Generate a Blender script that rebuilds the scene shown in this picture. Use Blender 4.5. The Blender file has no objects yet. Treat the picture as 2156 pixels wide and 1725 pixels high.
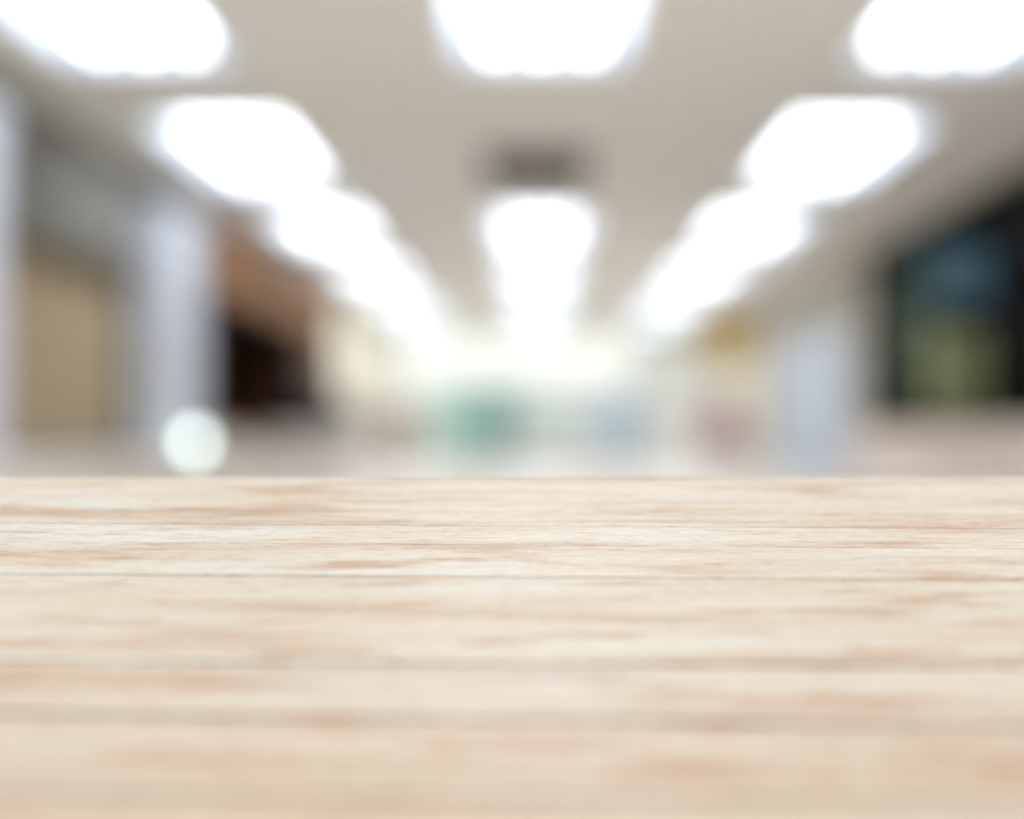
import bpy, bmesh, math, random
from mathutils import Vector, Matrix

random.seed(7)
S = bpy.context.scene
COL = S.collection

# ------------------------------------------------------------------ camera, world, exposure
FPX = 3600.0                      # focal length in pixels of the 2156 px wide frame
VX, VY = 1130.0, 915.0            # where the room's long axis vanishes
EYE = 0.54                        # eye height above the floor (m)
CEIL = 2.74                       # ceiling height (m)
FOCUS = 0.80
cam_data = bpy.data.cameras.new('camera')
cam = bpy.data.objects.new('camera', cam_data)
COL.objects.link(cam)
cam.location = (0, 0, EYE)
cam.rotation_euler = (math.pi / 2, 0, 0)
cam_data.sensor_width = 36.0
cam_data.lens = FPX / 2156.0 * 36.0
cam_data.shift_x = -(VX - 1078.0) / 2156.0
cam_data.shift_y = (VY - 862.5) / 2156.0
cam_data.clip_start = 0.02
cam_data.clip_end = 200
cam_data.dof.use_dof = True
cam_data.dof.focus_distance = FOCUS
BLUR = 142.0                      # blur-disc diameter at infinity, px
cam_data.dof.aperture_fstop = (cam_data.lens / 1000.0) / (BLUR * FOCUS / FPX)
S.camera = cam

world = bpy.data.worlds.new('daylight_world')
S.world = world
world.use_nodes = True
wb = world.node_tree.nodes['Background']
wb.inputs[0].default_value = (1.0, 0.985, 0.94, 1)
wb.inputs[1].default_value = 1.3

S.view_settings.view_transform = 'Standard'
S.view_settings.look = 'None'
S.view_settings.exposure = 0.0
S.view_settings.gamma = 1.0
S.view_settings.use_curve_mapping = False
S.cycles.use_denoising = True
S.cycles.use_adaptive_sampling = False
TUBE = 5.6                        # radiance of the fluorescent tubes
TUBE_COLOR = (0.93, 0.975, 1.0)

# ------------------------------------------------------------------ helpers
def srgb(r, g, b):
    f = lambda c: (c / 255 / 12.92) if c <= 10 else ((c / 255 + 0.055) / 1.055) ** 2.4
    return (f(r), f(g), f(b))

MATS = {}
def mat(name, col, rough=0.6, vary=0.06, scale=6.0, bump=0.0, metal=0.0, emit=0.0, spec=0.5):
    """plain surface with slight mottling in a noise texture"""
    if name in MATS: return MATS[name]
    m = bpy.data.materials.new(name); m.use_nodes = True
    nt = m.node_tree; N = nt.nodes; L = nt.links
    b = N['Principled BSDF']
    tc = N.new('ShaderNodeTexCoord'); nz = N.new('ShaderNodeTexNoise')
    nz.inputs['Scale'].default_value = scale; nz.inputs['Detail'].default_value = 4
    L.new(tc.outputs['Object'], nz.inputs['Vector'])
    cr = N.new('ShaderNodeValToRGB')
    lo = [max(0, c * (1 - vary)) for c in col]; hi = [min(1, c * (1 + vary)) for c in col]
    cr.color_ramp.elements[0].position = 0.3; cr.color_ramp.elements[1].position = 0.7
    cr.color_ramp.elements[0].color = (*lo, 1); cr.color_ramp.elements[1].color = (*hi, 1)
    L.new(nz.outputs['Fac'], cr.inputs['Fac'])
    L.new(cr.outputs['Color'], b.inputs['Base Color'])
    b.inputs['Roughness'].default_value = rough
    b.inputs['Metallic'].default_value = metal
    b.inputs['Specular IOR Level'].default_value = spec
    if emit > 0:
        b.inputs['Emission Color'].default_value = (*col, 1)
        b.inputs['Emission Strength'].default_value = emit
    if bump > 0:
        bp = N.new('ShaderNodeBump'); bp.inputs['Strength'].default_value = bump
        bp.inputs['Distance'].default_value = 0.01
        L.new(nz.outputs['Fac'], bp.inputs['Height']); L.new(bp.outputs['Normal'], b.inputs['Normal'])
    MATS[name] = m
    return m

def glass_mat():
    if 'window_glass' in MATS: return MATS['window_glass']
    m = bpy.data.materials.new('window_glass'); m.use_nodes = True
    nt = m.node_tree; N = nt.nodes; L = nt.links
    out = N['Material Output']; N.remove(N['Principled BSDF'])
    tr = N.new('ShaderNodeBsdfTransparent'); tr.inputs[0].default_value = (0.95, 0.96, 0.94, 1)
    gl = N.new('ShaderNodeBsdfGlossy'); gl.inputs['Roughness'].default_value = 0.03
    mx = N.new('ShaderNodeMixShader'); mx.inputs[0].default_value = 0.006
    L.new(tr.outputs[0], mx.inputs[1]); L.new(gl.outputs[0], mx.inputs[2]); L.new(mx.outputs[0], out.inputs['Surface'])
    MATS['window_glass'] = m
    return m

def link(name, bm, m, parent=None, loc=None, smooth=False):
    bmesh.ops.recalc_face_normals(bm, faces=bm.faces)
    me = bpy.data.meshes.new(name); bm.to_mesh(me); bm.free()
    if smooth:
        for p in me.polygons: p.use_smooth = True
    o = bpy.data.objects.new(name, me); COL.objects.link(o)
    if m: me.materials.append(m)
    if parent: o.parent = parent
    if loc: o.location = loc
    return o

def add_box(bm, x0, x1, y0, y1, z0, z1, bev=0.0):
    t = bmesh.new()
    vs = [t.verts.new(p) for p in ((x0,y0,z0),(x1,y0,z0),(x1,y1,z0),(x0,y1,z0),(x0,y0,z1),(x1,y0,z1),(x1,y1,z1),(x0,y1,z1))]
    for f in ((3,2,1,0),(4,5,6,7),(0,1,5,4),(1,2,6,5),(2,3,7,6),(3,0,4,7)): t.faces.new([vs[i] for i in f])
    if bev > 0:
        bmesh.ops.bevel(t, geom=t.edges[:], offset=bev, segments=2, affect='EDGES', profile=0.5)
    me = bpy.data.meshes.new('t'); t.to_mesh(me); t.free(); bm.from_mesh(me); bpy.data.meshes.remove(me)

def box(name, x0, x1, y0, y1, z0, z1, m, parent=None, bev=0.0):
    """world-space box; when parented, the coordinates are the parent's"""
    bm = bmesh.new(); add_box(bm, x0, x1, y0, y1, z0, z1, bev)
    return link(name, bm, m, parent)

def add_plate(bm, us, vs, skip, w0, w1, axes):
    """one connected slab on a grid us x vs with cells left out; axes orders (u, v, w) into x, y, z"""
    us, vs = sorted(set(us)), sorted(set(vs)); nu, nv = len(us) - 1, len(vs) - 1
    fill = {(i, j) for i in range(nu) for j in range(nv) if not skip((us[i] + us[i+1]) / 2, (vs[j] + vs[j+1]) / 2)}
    cache = {}
    def V(i, j, k):
        if (i, j, k) not in cache:
            t = (us[i], vs[j], (w0, w1)[k]); cache[(i, j, k)] = bm.verts.new([t['uvw'.index(a)] for a in axes])
        return cache[(i, j, k)]
    for i, j in fill:
        for k in (0, 1): bm.faces.new([V(i, j, k), V(i+1, j, k), V(i+1, j+1, k), V(i, j+1, k)])
        for di, dj, e in ((-1, 0, ((i, j), (i, j+1))), (1, 0, ((i+1, j), (i+1, j+1))), (0, -1, ((i, j), (i+1, j))), (0, 1, ((i, j+1), (i+1, j+1)))):
            if (i + di, j + dj) not in fill:
                (a, b), (c, d) = e; bm.faces.new([V(a, b, 0), V(c, d, 0), V(c, d, 1), V(a, b, 1)])

def ring(bm, u0, u1, v0, v1, t, w0, w1, axes):
    add_plate(bm, [u0, u0 + t, u1 - t, u1], [v0, v0 + t, v1 - t, v1], lambda u, v: u0 + t < u < u1 - t and v0 + t < v < v1 - t, w0, w1, axes)

def add_tube(bm, a, b, r, seg=12, r2=None):
    a, b = Vector(a), Vector(b); d = b - a
    q = d.to_track_quat('Z', 'Y').to_matrix().to_4x4()
    M = Matrix.Translation((a + b) / 2) @ q
    bmesh.ops.create_cone(bm, cap_ends=True, segments=seg, radius1=r, radius2=r if r2 is None else r2, depth=d.length, matrix=M)

def add_lathe(bm, prof, seg=32, c=(0, 0, 0)):
    rings = []
    for r, z in prof:
        rings.append([bm.verts.new((c[0] + r * math.cos(2 * math.pi * i / seg), c[1] + r * math.sin(2 * math.pi * i / seg), c[2] + z)) for i in range(seg)])
    for A, B in zip(rings, rings[1:]):
        for i in range(seg): bm.faces.new((A[i], A[(i+1) % seg], B[(i+1) % seg], B[i]))
    bm.faces.new(rings[0][::-1]); bm.faces.new(rings[-1])

def tag(o, label, cat, group=None):
    o['label'] = label; o['category'] = cat
    if group: o['group'] = group
    return o

def thing(name, label, cat, loc=(0, 0, 0), group=None):
    o = bpy.data.objects.new(name, None); COL.objects.link(o)
    o.location = loc; o.empty_display_size = 0.1
    return tag(o, label, cat, group)

def struct(o):
    o['kind'] = 'structure'; return o

def dup(root, loc, label):
    r = root.copy(); COL.objects.link(r); r.location = loc; r['label'] = label
    for ch in list(root.children):
        c = ch.copy(); COL.objects.link(c); c.parent = r
        for g in ch.children:
            d = g.copy(); COL.objects.link(d); d.parent = c
    return r

# ------------------------------------------------------------------ materials
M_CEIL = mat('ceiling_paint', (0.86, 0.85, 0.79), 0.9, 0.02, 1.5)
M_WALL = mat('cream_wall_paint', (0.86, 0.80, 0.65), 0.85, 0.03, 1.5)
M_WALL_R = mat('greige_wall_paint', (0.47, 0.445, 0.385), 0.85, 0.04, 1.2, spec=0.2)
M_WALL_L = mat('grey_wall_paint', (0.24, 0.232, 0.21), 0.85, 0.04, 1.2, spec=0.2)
M_FAR = mat('white_wall_paint', (0.88, 0.88, 0.83), 0.85, 0.02, 1.5)
M_FLOOR = mat('beige_vinyl_floor', (0.86, 0.75, 0.67), 0.35, 0.06, 2.0)
M_PILASTER = mat('lavender_white_paint', (0.66, 0.69, 0.76), 0.7, 0.03, 2.0)
M_WHITE = mat('white_enamel', (0.82, 0.86, 0.90), 0.5, 0.01, 3.0)
M_REFL = mat('blue_white_reflector', (0.66, 0.72, 0.80), 0.5, 0.01, 3.0)
M_LEDGE = mat('pale_ledge_stone', (0.85, 0.80, 0.73), 0.5, 0.06, 5.0)

# ------------------------------------------------------------------ room shell
XL, XR = -3.30, 3.90
YB, YF = -9.0, 36.4
SLOTS = [(-8.5, -5.2), (-3.4, -0.1), (1.7, 5.0), (6.8, 10.1), (11.9, 15.2), (17.0, 20.3), (22.1, 25.4), (27.2, 30.5), (32.3, 35.6)]
ROWS = {'left': (-2.75, -1.80), 'middle': (-0.445, 0.505), 'right': (1.84, 2.79)}
holes = []
for row, (a, b) in ROWS.items():
    for i, (y0, y1) in enumerate(SLOTS):
        if row == 'middle' and i == 4: continue
        if i < 1: continue                    # nothing of the lights far behind the viewer is needed
        holes.append((row, i, a, b, y0, y1))

struct(box('floor', XL - 1.5, XR + 2.4, YB, YF, -0.1, 0.0, M_FLOOR))
# ceiling: one slab with rectangular openings for the recessed lights
bm = bmesh.new()
xs = sorted({XL - 0.2, XR + 0.2} | {v for r in ROWS.values() for v in r})
ys = sorted({YB, YF} | {v for s in SLOTS for v in s})
add_plate(bm, xs, ys, lambda x, y: any(h[2] < x < h[3] and h[4] < y < h[5] for h in holes), CEIL, CEIL + 0.02, 'uvw')
struct(link('ceiling', bm, M_CEIL))
struct(box('wall_back', XL - 0.2, XR + 0.2, YB - 0.15, YB, 0, CEIL, M_WALL))

# left wall with the blind window opening and the timber window opening
LW0, LW1, LWZ0, LWZ1 = 10.3, 13.9, 0.40, 1.98        # blind
TW0, TW1, TWZ0, TWZ1 = 17.0, 25.5, 0.60, 2.02        # timber window
bm = bmesh.new()
T = 0.18
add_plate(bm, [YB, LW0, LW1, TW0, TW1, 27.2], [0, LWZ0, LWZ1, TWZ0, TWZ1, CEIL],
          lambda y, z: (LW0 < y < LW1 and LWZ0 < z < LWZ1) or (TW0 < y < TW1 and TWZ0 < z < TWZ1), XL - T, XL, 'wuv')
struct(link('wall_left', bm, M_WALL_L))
struct(box('wall_left.001', XL - T, XL, 27.2, YF, 0, CEIL, M_WALL))

# right wall with the long dark display window
DW0, DW1, DWZ0, DWZ1 = 9.0, 20.2, 0.63, 2.66
bm = bmesh.new()
add_plate(bm, [YB, DW0, DW1, 30.0], [0, DWZ0, DWZ1, CEIL], lambda y, z: DW0 < y < DW1 and DWZ0 < z < DWZ1, XR, XR + T, 'wuv')
struct(link('wall_right', bm, M_WALL_R))
struct(box('wall_right.001', XR, XR + T, 30.0, YF, 0, CEIL, M_WALL))

# far wall with a wide bright window
FX0, FX1, FZ0, FZ1 = -2.9, 2.0, 1.50, 2.66
bm = bmesh.new()
add_plate(bm, [XL - 0.2, FX0, FX1, XR + 0.2], [0, FZ0, FZ1, CEIL], lambda x, z: FX0 < x < FX1 and FZ0 < z < FZ1, YF, YF + T, 'uwv')
struct(link('wall_far', bm, M_FAR))
w = struct(thing('window_1', 'wide overexposed window high in the far wall', 'window', (0, YF, 0)))
del w['category']
bm = bmesh.new(); ring(bm, FX0, FX1, FZ0, FZ1, 0.05, 0.02, 0.12, 'uwv')
link('window_frame', bm, M_WHITE, w)
for k in (1, 2, 3):
    x = FX0 + (FX1 - FX0) * k / 4; box('mullion', x - 0.025, x + 0.025, 0.02, 0.12, FZ0 + 0.05, FZ1 - 0.05, M_WHITE, w, 0.005)
for k in range(4):
    a = FX0 + (FX1 - FX0) * k / 4; box('pane', a + 0.03, a + (FX1 - FX0) / 4 - 0.03, 0.06, 0.07, FZ0 + 0.04, FZ1 - 0.04, glass_mat(), w)

# skirting
for nm, a in (('baseboard_left', (XL, XL + 0.015, YB, YF)), ('baseboard_right', (XR - 0.015, XR, YB, YF)), ('baseboard_far', (XL, XR, YF - 0.015, YF))):
    struct(box(nm, *a, 0, 0.1, M_WHITE, bev=0.003))

M_WAINSCOT = mat('pinkish_beige_wainscot', (0.74, 0.61, 0.52), 0.6, 0.04, 3)
struct(box('trim_3', XR - 0.02, XR, 8.0, 21.2, 0.1, DWZ0 - 0.02, M_WAINSCOT, bev=0.004))
struct(box('trim_4', XL, XL + 0.02, 15.5, 30.0, 0.1, 0.54, M_LEDGE, bev=0.004))
# pilasters on the left wall
for i, (y0, y1, d) in enumerate(((9.0, 9.95, 0.20), (13.9, 15.4, 0.30))):
    o = bmesh.new()
    prof = [(0, 0.05), (0.16, 0.05), (0.18, 0.0), (2.30, 0.0), (2.33, 0.04), (2.42, 0.04)]      # height, how far it stands proud
    rings = [[o.verts.new(p) for p in ((XL, y0 - e, z), (XL + d + e, y0 - e, z), (XL + d + e, y1 + e, z), (XL, y1 + e, z))] for z, e in prof]
    for A, B in zip(rings, rings[1:]):
        for k in range(4): o.faces.new((A[k], A[(k+1) % 4], B[(k+1) % 4], B[k]))
    o.faces.new(rings[0][::-1]); o.faces.new(rings[-1])
    struct(link('trim_%d' % (i + 1), o, M_PILASTER))

# ------------------------------------------------------------------ ceiling lights
def make_light(w, l):
    t = thing('ceiling_light', '', 'ceiling light', group='three tube ceiling lights')
    d = 0.20
    bm = bmesh.new()                                   # recessed tray, open at the bottom, flared sides
    b0 = [(-w/2, 0, 0), (w/2, 0, 0), (w/2, l, 0), (-w/2, l, 0)]
    i = 0.05
    b1 = [(-w/2 + i, i, d), (w/2 - i, i, d), (w/2 - i, l - i, d), (-w/2 + i, l - i, d)]
    V0 = [bm.verts.new(p) for p in b0]; V1 = [bm.verts.new(p) for p in b1]
    for k in range(4): bm.faces.new((V0[k], V0[(k+1) % 4], V1[(k+1) % 4], V1[k]))
    bm.faces.new(V1)
    link('reflector', bm, M_REFL, t)
    bm = bmesh.new()                                   # thin flange under the ceiling
    fw = 0.025
    ring(bm, -w/2 - fw, w/2 + fw, -fw, l + fw, fw, -0.008, 0.0, 'uvw')
    link('frame', bm, M_WHITE, t)
    for k in range(10):                                # cross blades in the tray mouth, added to dim the tubes at low angles
        y = 0.16 + (l - 0.32) * k / 9
        bm = bmesh.new()
        vs = [bm.verts.new(p) for p in ((-w/2 + 0.004, y - 0.006, 0.020), (-w/2 + 0.004, y + 0.006, 0.020), (-w/2 + 0.004, y, 0.002), (w/2 - 0.004, y - 0.006, 0.020), (w/2 - 0.004, y + 0.006, 0.020), (w/2 - 0.004, y, 0.002))]
        for f in ((0, 1, 2), (3, 5, 4), (0, 3, 4, 1), (1, 4, 5, 2), (2, 5, 3, 0)): bm.faces.new([vs[i] for i in f])
        link('dimming_blade', bm, M_REFL, t)
    for k in (-1, 0, 1):
        bm = bmesh.new(); x = k * w * 0.29
        add_tube(bm, (x, 0.09, 0.10), (x, l - 0.09, 0.10), 0.06, 16)
        tu = link('tube', bm, M_TUBE, t, smooth=False)
        for y0, y1 in ((0.055, 0.09), (l - 0.09, l - 0.055)):
            bm = bmesh.new(); add_tube(bm, (x, y0, 0.10), (x, y1, 0.10), 0.05, 12)
            link('end_cap', bm, M_WHITE, tu)
    return t

M_TUBE = bpy.data.materials.new('lit_tube'); M_TUBE.use_nodes = True
_b = M_TUBE.node_tree.nodes['Principled BSDF']
_b.inputs['Base Color'].default_value = (0.9, 0.9, 0.9, 1)
_b.inputs['Emission Color'].default_value = (*TUBE_COLOR, 1); _b.inputs['Emission Strength'].default_value = TUBE

ORD = {3: 'nearest', 4: 'second', 5: 'third', 6: 'fourth', 7: 'fifth', 8: 'sixth'}
first = None
for row, i, a, b, y0, y1 in holes:
    if row == 'middle':
        names = {3: 'nearest', 5: 'second', 6: 'third', 7: 'fourth', 8: 'fifth'}
    else:
        names = ORD
    side = {'left': 'left-hand row', 'right': 'right-hand row', 'middle': 'middle row'}[row]
    if i >= 3:
        lab = '%s three-tube white ceiling light of the %s' % (names[i], side)
        if row == 'middle' and i == 5: lab = 'middle row ceiling light right behind the dark ceiling vent'
        if i == 3 and row != 'middle': lab = 'nearest ceiling light of the %s, cut by the top %s corner' % (side, row)
        if i == 3 and row == 'middle': lab = 'big bright ceiling light cut by the top edge, nearest of the middle row'
    else:
        lab = 'three-tube white ceiling light of the %s, %s' % (side, ('last behind the viewer', 'above and behind the viewer', 'just ahead, above the picture')[i])
    loc = ((a + b) / 2, y0, CEIL)
    if first is None:
        first = make_light(b - a, y1 - y0); first.location = loc; first['label'] = lab
    else:
        dup(first, loc, lab)

# ------------------------------------------------------------------ dark vent in the ceiling
M_VENT = mat('dark_vent_metal', (0.07, 0.055, 0.035), 0.6, 0.1, 8.0)
vt = thing('ceiling_vent', 'dark brown slatted air vent in the ceiling before the second middle light', 'vent', (0.0, 13.2, CEIL))
bm = bmesh.new()
ring(bm, -0.42, 0.42, 0, 1.9, 0.06, -0.03, 0.0, 'uvw')
link('frame', bm, M_VENT, vt)
box('backing', -0.36, 0.36, 0.06, 1.84, -0.004, -0.001, M_VENT, vt)
for k in range(12):
    bm = bmesh.new(); y = 0.14 + k * 0.145
    add_box(bm, -0.36, 0.36, y, y + 0.05, -0.022, -0.012, 0.002)
    link('slat', bm, M_VENT, vt)

# ------------------------------------------------------------------ left side: blind, ledge, glowing globe added for a glint
M_TAN = mat('tan_blind_fabric', (0.42, 0.325, 0.20), 0.9, 0.08, 14.0)
M_TAN_D = mat('dark_tan_metal', (0.12, 0.10, 0.065), 0.6, 0.05, 8.0)
bl = thing('roller_blind', 'tan roller blind drawn down between the two white pillars', 'blind', (XL - 0.1, (LW0 + LW1) / 2, LWZ0))
hl = (LW1 - LW0) / 2
bm = bmesh.new(); n = 60
pts = []
for k in range(n + 1):
    y = -hl + 0.02 + (2 * hl - 0.04) * k / n
    pts.append((0.012 * math.sin(k * 1.3) * 0.3, y))
vb = [bm.verts.new((p[0], p[1], 0.02)) for p in pts]; vtp = [bm.verts.new((p[0], p[1], LWZ1 - LWZ0 - 0.06)) for p in pts]
for k in range(n): bm.faces.new((vb[k], vb[k+1], vtp[k+1], vtp[k]))
link('fabric', bm, M_TAN, bl)
box('headbox', -0.05, 0.16, -hl, hl, LWZ1 - LWZ0 - 0.20, LWZ1 - LWZ0 - 0.01, M_TAN_D, bl, 0.015)
bm = bmesh.new(); add_tube(bm, (0, -hl + 0.02, 0.025), (0, hl - 0.02, 0.025), 0.02); link('hem_bar', bm, M_TAN_D, bl)

lg = thing('wall_ledge', 'low pale stone ledge running below the tan blind', 'ledge', (XL, 8.0, 0))
box('ledge_top', 0.0, 0.72, 0, 9.2, 0.36, 0.40, M_LEDGE, lg, 0.008)
box('ledge_front', 0.0, 0.66, 0.03, 9.17, 0.0, 0.36, mat('pale_ledge_face', (0.82, 0.77, 0.69), 0.6, 0.04, 4), lg, 0.004)

GY = 14.0
gx, gz = (410 - VX) / FPX * GY, EYE - (930 - VY) / FPX * GY
gl = thing('glint_globe', 'small glowing milky globe on the pale ledge, added for a blurred glint', 'lamp', (gx, GY, 0.40))
bm = bmesh.new(); bmesh.ops.create_uvsphere(bm, u_segments=32, v_segments=20, radius=0.068, matrix=Matrix.Translation((0, 0, gz - 0.40)))
M_GLOBE = mat('glint_glow', (0.84, 1.0, 0.96), 0.3, 0.0, 1, emit=5.6)  # glow added to spread into the pale disc of a specular glint
link('globe', bm, M_GLOBE, gl, smooth=True)
bm = bmesh.new(); add_lathe(bm, [(0.05, 0), (0.05, 0.008), (0.02, 0.016), (0.02, gz - 0.40 - 0.075)]); link('globe_base', bm, M_WHITE, gl)

# ------------------------------------------------------------------ left side: timber-clad window with dark recess
M_OAK = mat('orange_brown_timber', (0.22, 0.088, 0.014), 0.5, 0.2, 5.0, spec=0.1)
M_RED = mat('red_brown_timber', (0.17, 0.055, 0.02), 0.5, 0.2, 5.0, spec=0.1)
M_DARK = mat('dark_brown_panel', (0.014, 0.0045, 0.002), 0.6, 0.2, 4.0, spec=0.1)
tf = thing('timber_shopfront', 'brown timber shopfront with a dark recess on the left wall', 'shopfront', (XL, TW0, 0))
Lw = TW1 - TW0
for k in range(8):
    y0 = -0.3 + (Lw + 2.2) * k / 8
    box('fascia_panel', 0.0, 0.05, y0 + 0.01, y0 + (Lw + 2.2) / 8 - 0.01, TWZ1 - 0.02, CEIL - 0.01, M_OAK, tf, 0.006)
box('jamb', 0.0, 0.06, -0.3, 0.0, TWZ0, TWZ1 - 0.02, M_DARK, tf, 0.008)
box('jamb', 0.0, 0.06, Lw, Lw + 1.9, TWZ0, TWZ1 - 0.02, M_RED, tf, 0.008)
box('window_sill', 0.0, 0.10, -0.3, Lw + 1.9, TWZ0 - 0.04, TWZ0, M_OAK, tf, 0.008)
for k in range(2):
    y = Lw * (k + 1) / 3
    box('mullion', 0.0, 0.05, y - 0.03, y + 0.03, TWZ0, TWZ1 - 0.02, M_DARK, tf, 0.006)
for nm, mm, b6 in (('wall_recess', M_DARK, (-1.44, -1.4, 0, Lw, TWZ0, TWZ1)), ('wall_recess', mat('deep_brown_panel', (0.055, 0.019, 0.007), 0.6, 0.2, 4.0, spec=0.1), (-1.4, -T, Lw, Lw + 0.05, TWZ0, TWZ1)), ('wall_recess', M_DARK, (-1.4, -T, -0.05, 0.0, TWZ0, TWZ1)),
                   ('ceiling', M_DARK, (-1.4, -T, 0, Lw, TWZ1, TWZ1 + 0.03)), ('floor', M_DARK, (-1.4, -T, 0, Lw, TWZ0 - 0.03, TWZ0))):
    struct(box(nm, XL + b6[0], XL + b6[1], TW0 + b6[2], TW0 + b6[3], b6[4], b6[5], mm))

M_NAVY = mat('navy_plastic', (0.010, 0.012, 0.032), 0.4, 0.05, 5, spec=0.1)
bh = thing('bench', 'pale beige bench below the brown shopfront', 'bench', (-2.62, 19.4, 0))
box('bench_top', -0.45, 0.45, 0, 4.4, 0.55, 0.60, M_LEDGE, bh, 0.01)
for y in (0.15, 2.1, 4.05): box('bench_support', -0.38, 0.38, y, y + 0.2, 0.0, 0.55, M_LEDGE, bh, 0.008)
box('front_board', 0.38, 0.40, 0.05, 4.35, 0.06, 0.55, M_LEDGE, bh, 0.004)
nv = thing('storage_box', 'dark navy storage box on the pale bench before the brown shopfront', 'box', (-2.65, 19.7, 0.60))
box('body', -0.26, 0.30, 0.02, 0.50, 0.0, 0.34, M_NAVY, nv, 0.02)
box('lid', -0.28, 0.32, 0.0, 0.52, 0.34, 0.41, M_NAVY, nv, 0.02)

# ------------------------------------------------------------------ left side, far
M_GG = mat('grey_green_enamel', (0.24, 0.27, 0.235), 0.5, 0.05, 5)
bn = thing('small_bin', 'small grey green bin behind the navy box on the bench', 'bin', (-2.48, 22.2, 0.60))
bm = bmesh.new(); add_lathe(bm, [(0.16, 0.0), (0.17, 0.02), (0.20, 0.28)], 28); link('body', bm, M_GG, bn)
bm = bmesh.new(); add_lathe(bm, [(0.21, 0.28), (0.21, 0.30), (0.17, 0.35), (0.06, 0.37)], 28); link('lid', bm, M_GG, bn)
M_PB = mat('dusty_pink_laminate', (0.52, 0.42, 0.37), 0.6, 0.05, 5)
cb = thing('side_cabinet', 'dusty pink side cabinet against the left wall near the far counter', 'cabinet', (-2.75, 32.4, 0))
box('body', -0.4, 0.4, 0.0, 0.8, 0.06, 1.10, M_PB, cb, 0.01)
box('plinth', -0.38, 0.38, 0.04, 0.78, 0.0, 0.06, M_GG, cb)
for s in (-1, 1):
    d = box('door', s * 0.2 - 0.19, s * 0.2 + 0.19, -0.02, 0.0, 0.10, 1.06, M_PB, cb, 0.005)
    bm = bmesh.new(); add_tube(bm, (s * 0.05, -0.035, 0.55), (s * 0.05, -0.035, 0.75), 0.01, 8); link('handle', bm, M_WHITE, d)

# ------------------------------------------------------------------ far end: counter range, teal stand, pale blue screen
M_AQUA = mat('pale_aqua_laminate', (0.78, 0.83, 0.79), 0.5, 0.03, 3)
M_AQUA2 = mat('aqua_panel', (0.50, 0.76, 0.70), 0.5, 0.05, 3)
M_TEAL = mat('teal_green_panel', (0.20, 0.50, 0.45), 0.5, 0.08, 3)
M_TEAL2 = mat('dark_teal_post', (0.22, 0.38, 0.35), 0.5, 0.08, 3)
M_PBLUE = mat('pale_blue_fabric', (0.52, 0.66, 0.80), 0.8, 0.05, 4)
ct = thing('cabinet_range', 'long pale aqua cabinet range along the far end of the hall', 'cabinet', (0.18, 34.0, 0))
box('body', -2.25, 2.25, 0.0, 0.6, 0.08, 1.52, M_AQUA, ct, 0.01)
box('plinth', -2.2, 2.2, 0.04, 0.58, 0.0, 0.08, M_GG, ct)
box('cabinet_top', -2.28, 2.28, -0.03, 0.62, 1.52, 1.56, M_WHITE, ct, 0.008)
for k in range(9):
    x = -2.25 + 0.5 * k
    d = box('door', x + 0.01, x + 0.49, -0.022, 0.0, 0.10, 1.50, M_AQUA if k > 2 else M_AQUA2, ct, 0.005)
    bm = bmesh.new(); add_tube(bm, (x + 0.44, -0.04, 0.8), (x + 0.44, -0.04, 1.0), 0.01, 8); link('handle', bm, M_WHITE, d)

ts = thing('display_stand', 'teal green hooded display stand in front of the aqua cabinets', 'stand', (-0.62, 32.6, 0))
box('base', -0.34, 0.30, 0.0, 0.5, 0.0, 0.05, M_TEAL2, ts, 0.01)
box('post', -0.25, 0.18, 0.1, 0.4, 0.05, 1.22, M_TEAL2, ts, 0.02)
box('hood', -0.56, 0.38, 0.0, 0.5, 1.20, 1.48, M_TEAL, ts, 0.04)
box('side_board', -1.40, -0.2, 0.3, 0.36, 0.08, 1.36, M_AQUA2, ts, 0.01)

sc = thing('folding_screen', 'pale blue upright screen at the right part of the aqua cabinets', 'screen', (1.63, 33.2, 0))
for s in (-1, 1):
    p = box('panel', s * 0.17 - 0.165, s * 0.17 + 0.165, 0, 0.03, 0.12, 1.36, M_PBLUE, sc, 0.008)
    for x in (-0.15, 0.15):
        bm = bmesh.new(); add_tube(bm, (s * 0.17 + x, 0.015, 0.0), (s * 0.17 + x, 0.015, 0.12), 0.012, 8)
        link('foot', bm, M_WHITE, p)

# ------------------------------------------------------------------ right wall, far: yellow sign, pink cabinet, pale door
M_YEL = mat('ochre_sign_board', (0.56, 0.38, 0.08), 0.6, 0.08, 4)
sg = thing('wall_sign', 'ochre yellow board standing out high from the right wall near the far end', 'sign', (XR, 31.0, 1.84))
box('board', -0.78, -0.04, 0.01, 0.05, 0.04, 0.84, M_YEL, sg, 0.01)
bm = bmesh.new(); ring(bm, -0.82, 0.0, 0.0, 0.88, 0.045, 0.0, 0.06, 'uwv'); link('frame', bm, M_YEL, sg)
M_PINK = mat('mauve_pink_fabric', (0.55, 0.36, 0.42), 0.8, 0.06, 4)
ac = thing('armchair', 'mauve pink high-backed chair by the right wall under the yellow board', 'chair', (3.40, 31.2, 0))
box('seat', -0.33, 0.33, -0.3, 0.35, 0.30, 0.48, M_PINK, ac, 0.04)
box('backrest', -0.33, 0.33, 0.30, 0.46, 0.30, 1.25, M_PINK, ac, 0.05)
for s in (-1, 1):
    box('armrest', s * 0.36 - 0.05, s * 0.36 + 0.05, -0.3, 0.4, 0.30, 0.68, M_PINK, ac, 0.03)
    for y in (-0.25, 0.38):
        bm = bmesh.new(); add_tube(bm, (s * 0.3, y, 0), (s * 0.28, y, 0.31), 0.018, 10, 0.025); link('leg', bm, M_OAK, ac)

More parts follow.
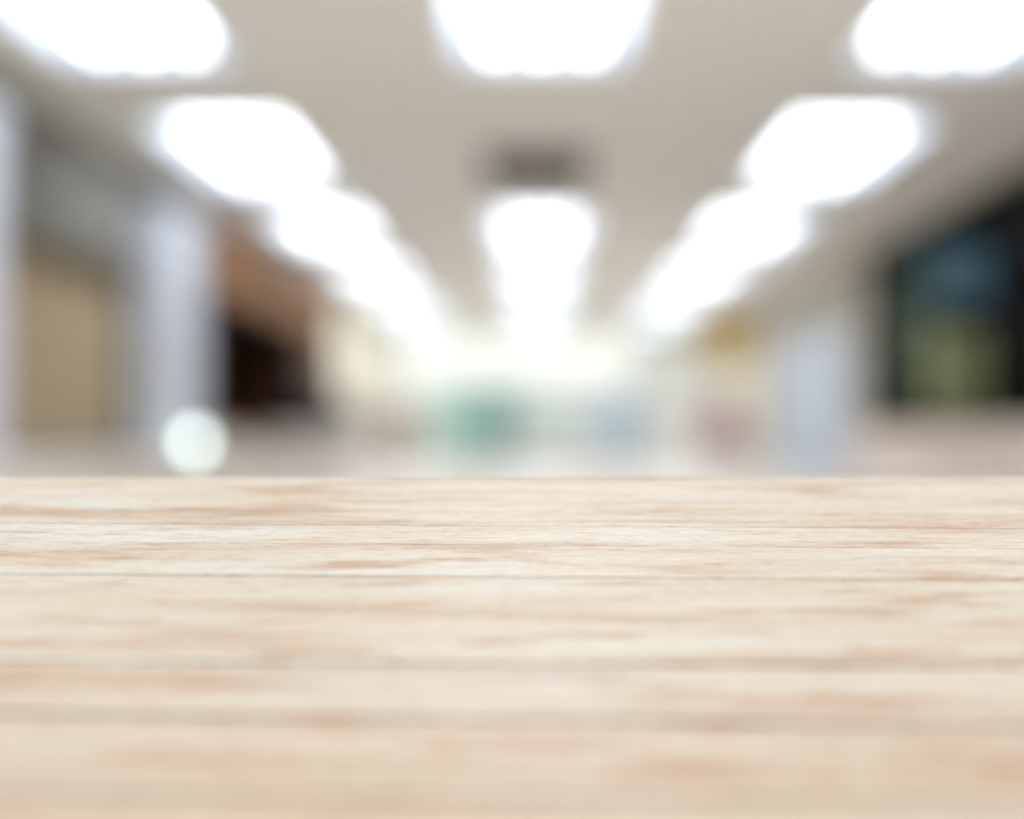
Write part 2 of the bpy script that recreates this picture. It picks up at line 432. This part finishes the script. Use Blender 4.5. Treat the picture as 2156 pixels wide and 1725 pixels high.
M_DOOR = mat('blue_white_door_paint', (0.50, 0.565, 0.66), 0.5, 0.03, 3)
dr = struct(thing('door_1', 'pale blue white double door in the right wall beyond the dark window', 'door', (XR, 21.4, 0)))
del dr['category']
for k in range(2):
    y0 = 0.05 + k * 2.75
    p = box('door_leaf', -0.05, 0.0, y0, y0 + 2.72, 0.01, 1.80, M_DOOR, dr, 0.006)
    bm = bmesh.new(); yy = y0 + (2.6 if k == 0 else 0.12)
    add_tube(bm, (-0.09, yy, 0.85), (-0.09, yy, 1.15), 0.015, 8); link('handle', bm, M_WHITE, p)
bm = bmesh.new()
add_plate(bm, [-0.06, 0.05, 5.52, 5.63], [0, 1.81, 1.88], lambda y, z: 0.05 < y < 5.52 and z < 1.81, -0.07, 0.0, 'wuv')
link('door_frame', bm, M_PILASTER, dr)

# ------------------------------------------------------------------ right wall, near: dark display bay
M_BLACK = mat('black_green_lining', (0.003, 0.0045, 0.003), 0.7, 0.2, 3, spec=0.06)
Ld = DW1 - DW0
D = 2.3
for nm, b6 in (('wall_bay', (D, D + 0.05, 0, Ld + 0.9, DWZ0, DWZ1 + 0.05)), ('wall_bay', (T, D, Ld + 0.9, Ld + 0.95, DWZ0, DWZ1 + 0.05)),
               ('wall_bay', (T, D, -0.05, 0, DWZ0, DWZ1 + 0.05)), ('ceiling', (T, D, 0, Ld + 0.9, DWZ1 + 0.02, DWZ1 + 0.06)), ('floor', (T, D, 0, Ld + 0.9, DWZ0 - 0.05, DWZ0))):
    struct(box(nm, XR + b6[0], XR + b6[1], DW0 + b6[2], DW0 + b6[3], b6[4], b6[5], M_BLACK))

w2 = struct(thing('window_2', 'large dark framed display window in the right wall', 'window', (XR, DW0, 0)))
del w2['category']
bm = bmesh.new(); ring(bm, 0, Ld, DWZ0, DWZ1, 0.07, 0.02, 0.10, 'wuv')
link('window_frame', bm, M_BLACK, w2)
for k in range(3):
    box('pane', 0.055, 0.065, 0.06 + k * (Ld - 0.12) / 3 + 0.01, 0.06 + (k + 1) * (Ld - 0.12) / 3 - 0.01, DWZ0 + 0.07, DWZ1 - 0.07, glass_mat(), w2)

M_BLUE = mat('dull_blue_poster', (0.10, 0.25, 0.40), 0.6, 0.12, 6)
bp_ = thing('hanging_board', 'dull blue board hanging high inside the dark window', 'board', (4.47, 18.1, 1.92))
box('board', -0.34, 0.34, 0, 0.03, 0, 0.64, M_BLUE, bp_, 0.03)
for x in (-0.25, 0.25):
    bm = bmesh.new(); add_tube(bm, (x, 0.015, 0.64), (x, 0.015, DWZ1 + 0.02 - 1.92), 0.006, 8)
    link('hanger', bm, M_BLACK, bp_)

M_GREEN = mat('grey_green_frame', (0.55, 0.75, 0.63), 0.5, 0.1, 5)
M_GREEN_P = mat('grey_green_board', (0.28, 0.44, 0.35), 0.4, 0.2, 4)
gs = thing('partition_screen', 'grey green framed screen with a cross bar inside the dark window', 'screen', (4.42, 20.6, DWZ0))
for z0, z1, a, b in ((0.05, 1.18, -0.36, -0.05), (0.05, 1.18, 0.08, 0.42), (1.36, 1.95, -0.36, -0.05), (1.36, 1.95, 0.08, 0.42)):
    box('panel', a, b, 0.02, 0.04, z0, z1, M_GREEN_P, gs, 0.004)
box('post', -0.05, 0.08, 0, 0.06, 0.0, 1.98, M_GREEN, gs, 0.01)
box('cross_bar', -0.36, 0.42, -0.005, 0.065, 1.18, 1.36, mat('pale_green_bar', (0.70, 0.92, 0.78), 0.5, 0.05, 4), gs, 0.01)

M_OLIVE = mat('olive_cabinet_paint', (0.46, 0.48, 0.25), 0.6, 0.12, 4)
oc = thing('olive_cabinet', 'olive green tall cabinet inside the dark window under the blue board', 'cabinet', (4.62, 18.6, DWZ0))
box('body', -0.29, 0.29, 0.02, 0.4, 0.0, 1.06, M_OLIVE, oc, 0.01)
for z0, z1 in ((0.03, 0.34), (0.37, 0.69), (0.72, 1.03)):
    d = box('drawer', -0.27, 0.27, 0.0, 0.02, z0, z1, M_OLIVE, oc, 0.006)
    bm = bmesh.new(); add_tube(bm, (-0.06, -0.015, (z0 + z1) / 2), (0.06, -0.015, (z0 + z1) / 2), 0.008, 8); link('handle', bm, M_GREEN, d)

sl = thing('fill_spotlight', 'small black spotlight added inside the dark display window to brighten its contents', 'spotlight', (4.75, 15.6, DWZ1 + 0.02))
bm = bmesh.new(); add_lathe(bm, [(0.05, -0.02), (0.05, 0.0)], 20); link('mount', bm, M_BLACK, sl)
bm = bmesh.new(); add_tube(bm, (0, 0, -0.02), (0, 0.06, -0.10), 0.03, 16, 0.045); link('lamp_head', bm, M_BLACK, sl)
ld = bpy.data.lights.new('fill_bulb', 'SPOT'); ld.energy = 42; ld.spot_size = math.radians(75); ld.spot_blend = 0.6; ld.shadow_soft_size = 0.04; ld.color = (1.0, 0.96, 0.88)  # fill light, added to brighten the objects in the bay
lo_ = bpy.data.objects.new('fill_bulb', ld); COL.objects.link(lo_); lo_.parent = sl; lo_.location = (0, 0.10, -0.15)
lo_.rotation_euler = Vector((-0.2, 4.0, -1.0)).to_track_quat('-Z', 'Y').to_euler()

M_BBOX = mat('blue_black_plastic', (0.010, 0.017, 0.018), 0.4, 0.1, 5)
kb = thing('speaker_box', 'blue black box low at the foot of the green screen', 'box', (4.31, 19.9, DWZ0))
box('body', -0.24, 0.28, 0.0, 0.42, 0.03, 0.56, M_BBOX, kb, 0.02)
box('front_grille', -0.20, 0.24, -0.012, 0.0, 0.07, 0.52, M_BBOX, kb, 0.005)
for x in (-0.18, 0.22):
    bm = bmesh.new(); add_tube(bm, (x, 0.2, 0), (x, 0.2, 0.03), 0.02, 10); link('foot', bm, M_BLACK, kb)

# ------------------------------------------------------------------ the wooden table in front
# top plane: depth Z and picture row y are tied by 1/Z = k (y - YT)
YT = 120.0
KK = 1.0 / (FOCUS * (1140.0 - YT))
SL = (VY - YT) / FPX
TILT = math.atan(SL)
def row_to_Z(y): return 1.0 / (KK * (y - YT))
Z0 = 0.12
H0 = EYE - 1.0 / (KK * FPX) + SL * Z0             # top height at the near edge
def vcoord(Z): return (Z - Z0) / math.cos(TILT)   # distance up the slope from the near edge

def wood_material():
    m = bpy.data.materials.new('limed_oak'); m.use_nodes = True
    nt = m.node_tree; N = nt.nodes; L = nt.links
    b = N['Principled BSDF']
    tc = N.new('ShaderNodeTexCoord'); oi = N.new('ShaderNodeObjectInfo')
    off = N.new('ShaderNodeVectorMath'); off.operation = 'MULTIPLY'
    cmb = N.new('ShaderNodeCombineXYZ')
    for i in range(3): L.new(oi.outputs['Random'], cmb.inputs[i])
    L.new(cmb.outputs[0], off.inputs[0]); off.inputs[1].default_value = (37.0, 11.0, 5.0)
    add = N.new('ShaderNodeVectorMath'); add.operation = 'ADD'
    L.new(tc.outputs['Object'], add.inputs[0]); L.new(off.outputs[0], add.inputs[1])
    # slow waver of the grain
    wn = N.new('ShaderNodeTexNoise'); wn.inputs['Scale'].default_value = 5.0; wn.inputs['Detail'].default_value = 2
    L.new(add.outputs[0], wn.inputs['Vector'])
    ws = N.new('ShaderNodeMapRange'); ws.inputs['To Min'].default_value = -0.006; ws.inputs['To Max'].default_value = 0.006
    L.new(wn.outputs['Fac'], ws.inputs['Value'])
    wc = N.new('ShaderNodeCombineXYZ'); L.new(ws.outputs[0], wc.inputs[1])
    add2 = N.new('ShaderNodeVectorMath'); add2.operation = 'ADD'
    L.new(add.outputs[0], add2.inputs[0]); L.new(wc.outputs[0], add2.inputs[1])
    def noise(sx, sy, detail, rough=0.6):
        mp = N.new('ShaderNodeMapping'); mp.inputs['Scale'].default_value = (sx, sy, 1)
        L.new(add2.outputs[0], mp.inputs['Vector'])
        n = N.new('ShaderNodeTexNoise'); n.inputs['Scale'].default_value = 1.0
        n.inputs['Detail'].default_value = detail; n.inputs['Roughness'].default_value = rough
        L.new(mp.outputs[0], n.inputs['Vector']); return n.outputs['Fac']
    def ramp(fac, stops):
        r = N.new('ShaderNodeValToRGB'); e = r.color_ramp.elements
        e[0].position, e[0].color = stops[0][0], (*stops[0][1], 1)
        e[1].position, e[1].color = stops[-1][0], (*stops[-1][1], 1)
        for p, c in stops[1:-1]:
            x = e.new(p); x.color = (*c, 1)
        L.new(fac, r.inputs['Fac']); return r.outputs['Color']
    def mix(a, bcol, fac, mode='MIX'):
        x = N.new('ShaderNodeMix'); x.data_type = 'RGBA'; x.blend_type = mode
        if isinstance(fac, float): x.inputs[0].default_value = fac
        else: L.new(fac, x.inputs[0])
        L.new(a, x.inputs[6])
        if isinstance(bcol, tuple): x.inputs[7].default_value = (*bcol, 1)
        else: L.new(bcol, x.inputs[7])
        return x.outputs[2]
    g = lambda v: (v, v, v)
    base = ramp(noise(3.5, 42, 4), [(0.30, (0.63, 0.445, 0.29)), (0.44, (0.82, 0.68, 0.52)), (0.58, (0.88, 0.785, 0.65)), (0.72, (0.87, 0.825, 0.735))])
    # tan and orange patches drawn out along the grain
    patch = ramp(noise(11.0, 55, 3), [(0.53, g(0)), (0.68, g(1))])
    c = mix(base, (0.62, 0.37, 0.19), mixfac(N, L, patch, 0.8))
    wash = ramp(noise(4.0, 30, 3), [(0.55, g(0)), (0.72, g(1))])
    c = mix(c, (0.86, 0.825, 0.765), mixfac(N, L, wash, 0.6))
    # fine fibres
    fib = ramp(noise(75, 850, 5, 0.72), [(0.32, (0.56, 0.40, 0.29)), (0.44, (0.95, 0.91, 0.87)), (0.6, g(1.05))])
    c = mix(c, fib, 0.8, 'MULTIPLY')
    pores = ramp(noise(170, 1500, 3, 0.6), [(0.29, (0.50, 0.36, 0.27)), (0.40, g(1))])
    c = mix(c, pores, 0.7, 'MULTIPLY')
    c = mix(c, oi.outputs['Color'], 1.0, 'MULTIPLY')       # per-plank tone, darker and browner on the near planks
    L.new(c, b.inputs['Base Color'])
    b.inputs['Roughness'].default_value = 0.5
    b.inputs['Specular IOR Level'].default_value = 0.35
    bp = N.new('ShaderNodeBump'); bp.inputs['Strength'].default_value = 0.35; bp.inputs['Distance'].default_value = 0.0006
    L.new(noise(70, 850, 4, 0.7), bp.inputs['Height']); L.new(bp.outputs['Normal'], b.inputs['Normal'])
    return m

def mixfac(N, L, col, k):
    mth = N.new('ShaderNodeMath'); mth.operation = 'MULTIPLY'; mth.inputs[1].default_value = k
    L.new(col, mth.inputs[0]); return mth.outputs[0]

M_WOOD = wood_material()
M_FRAME = mat('brown_under_frame', (0.16, 0.095, 0.06), 0.6, 0.15, 8)
tb = thing('wooden_table', 'low sloping pale limed wood table of long planks, in sharp focus', 'table', (0, Z0, 0))
W = 0.95
TH = 0.032
def seam(yl, yr):
    """seam line v(x) on the table top through two picture rows at the frame's left and right sides"""
    Zl, Zr = row_to_Z(yl), row_to_Z(yr)
    xl, xr = (0 - VX) / FPX * Zl, (2156 - VX) / FPX * Zr
    vl, vr = vcoord(Zl), vcoord(Zr)
    s = (vr - vl) / (xr - xl)
    return lambda x: vl + s * (x - xl)
far_v = vcoord(row_to_Z(1005))
lines = [(lambda x: far_v, 0.0, 0.0)]
for yl, yr, gap, wob in ((1071, 1083, 0.0004, 0), (1101, 1113, 0.0008, 0), (1140, 1156, 0.0020, 0), (1208, 1221, 0.0012, 0),
                         (1391, 1403, 0.0042, 1), (1503, 1530, 0.0042, 1), (1668, 1690, 0.0030, 1)):
    lines.append((seam(yl, yr), gap, wob))
last = lines[-1][0](0)
for v in (0.30, 0.235, 0.16, 0.08):
    if v < last - 0.03: lines.append(((lambda vv: (lambda x: vv))(v), 0.002, 0.0008))
lines.append((lambda x: 0.0, 0.0, 0.0))
NSEG = 240
from mathutils import noise as mnoise
def edge(ln, sgn):
    f, gap, wob = ln
    out = []
    for i in range(NSEG + 1):
        x = -W + 2 * W * i / NSEG
        nz = mnoise.noise((x * 40, f(0) * 91, sgn * 3.1)) * 0.6 + mnoise.noise((x * 170, f(0) * 57, sgn * 7.7)) * 0.4
        out.append((x, f(x) + sgn * (0.00003 + gap * 0.5 * max(0.0, (0.95 if wob else (0.6 if gap == 0.0020 else 0.40)) + (0.6 if wob else 1.3) * nz))))
    return out
top = bpy.data.objects.new('table_top', None)
for k in range(len(lines) - 1):
    A = edge(lines[k], -1); B = edge(lines[k + 1], 1)     # A is the far edge, B the near edge
    bm = bmesh.new()
    lift = random.uniform(-0.0003, 0.0003) if 0 < k else 0.0
    cham = 0.00012
    rows = []
    for (xa, va), (xb, vb_) in zip(A, B):
        rows.append([bm.verts.new(p) for p in ((xa, va, -TH), (xa, va, lift - cham), (xa, va - cham, lift), (xb, vb_ + cham, lift), (xb, vb_, lift - cham), (xb, vb_, -TH))])
    for r0, r1 in zip(rows, rows[1:]):
        for i in range(6): bm.faces.new((r0[i], r0[(i+1) % 6], r1[(i+1) % 6], r1[i]))
    bm.faces.new(rows[0]); bm.faces.new(rows[-1][::-1])
    o = link('plank', bm, M_WOOD, tb)
    o.location = (0, 0, H0); o.rotation_euler = (TILT, 0, 0)
    t = (1.0, 1.0, 1.02, 1.0, 0.99, 1.0, 0.95, 0.92, 0.86)[min(k, 8)]  # near planks darker: light fall-off towards the viewer is put into their tone
    o.color = (t, t ** 2.0, t ** 3.3, 1)
bpy.data.objects.remove(top)
# tongues of the tongue-and-groove joints, just below the surface in each seam
M_TONGUE = mat('tan_joint_wood', (0.42, 0.215, 0.10), 0.8, 0.2, 20, spec=0.1)
for f, gap, wob in lines[1:-1]:
    h = 0.004; dp = -0.0006 - gap * 0.2
    bm = bmesh.new()
    q = [[bm.verts.new((x, f(x) + e, z)) for e, z in ((h, dp), (-h, dp), (-h, dp - 0.003), (h, dp - 0.003))] for x in (-W + 0.002, W - 0.002)]
    for i in range(4): bm.faces.new((q[0][i], q[0][(i+1) % 4], q[1][(i+1) % 4], q[1][i]))
    bm.faces.new(q[0]); bm.faces.new(q[1][::-1])
    o = link('joint_tongue', bm, M_FRAME if gap == 0.0020 else M_TONGUE, tb); o.location = (0, 0, H0); o.rotation_euler = (TILT, 0, 0)
# under-frame
depth = far_v
def under(v): return H0 + math.sin(TILT) * v - TH / math.cos(TILT) - 0.002, math.cos(TILT) * v
for v in (0.06, depth * 0.5, depth - 0.07):
    bm = bmesh.new(); add_box(bm, -W + 0.06, W - 0.06, v - 0.025, v + 0.025, -TH - 0.045, -TH - 0.0005, 0.003)
    o = link('batten', bm, M_FRAME, tb); o.location = (0, 0, H0); o.rotation_euler = (TILT, 0, 0)
for v in (0.06, depth - 0.07):
    z, y = under(v)
    for x in (-W + 0.12, W - 0.12):
        bm = bmesh.new(); add_box(bm, x - 0.03, x + 0.03, y - 0.03, y + 0.03, 0, z - 0.036, 0.004)
        link('leg', bm, M_FRAME, tb)
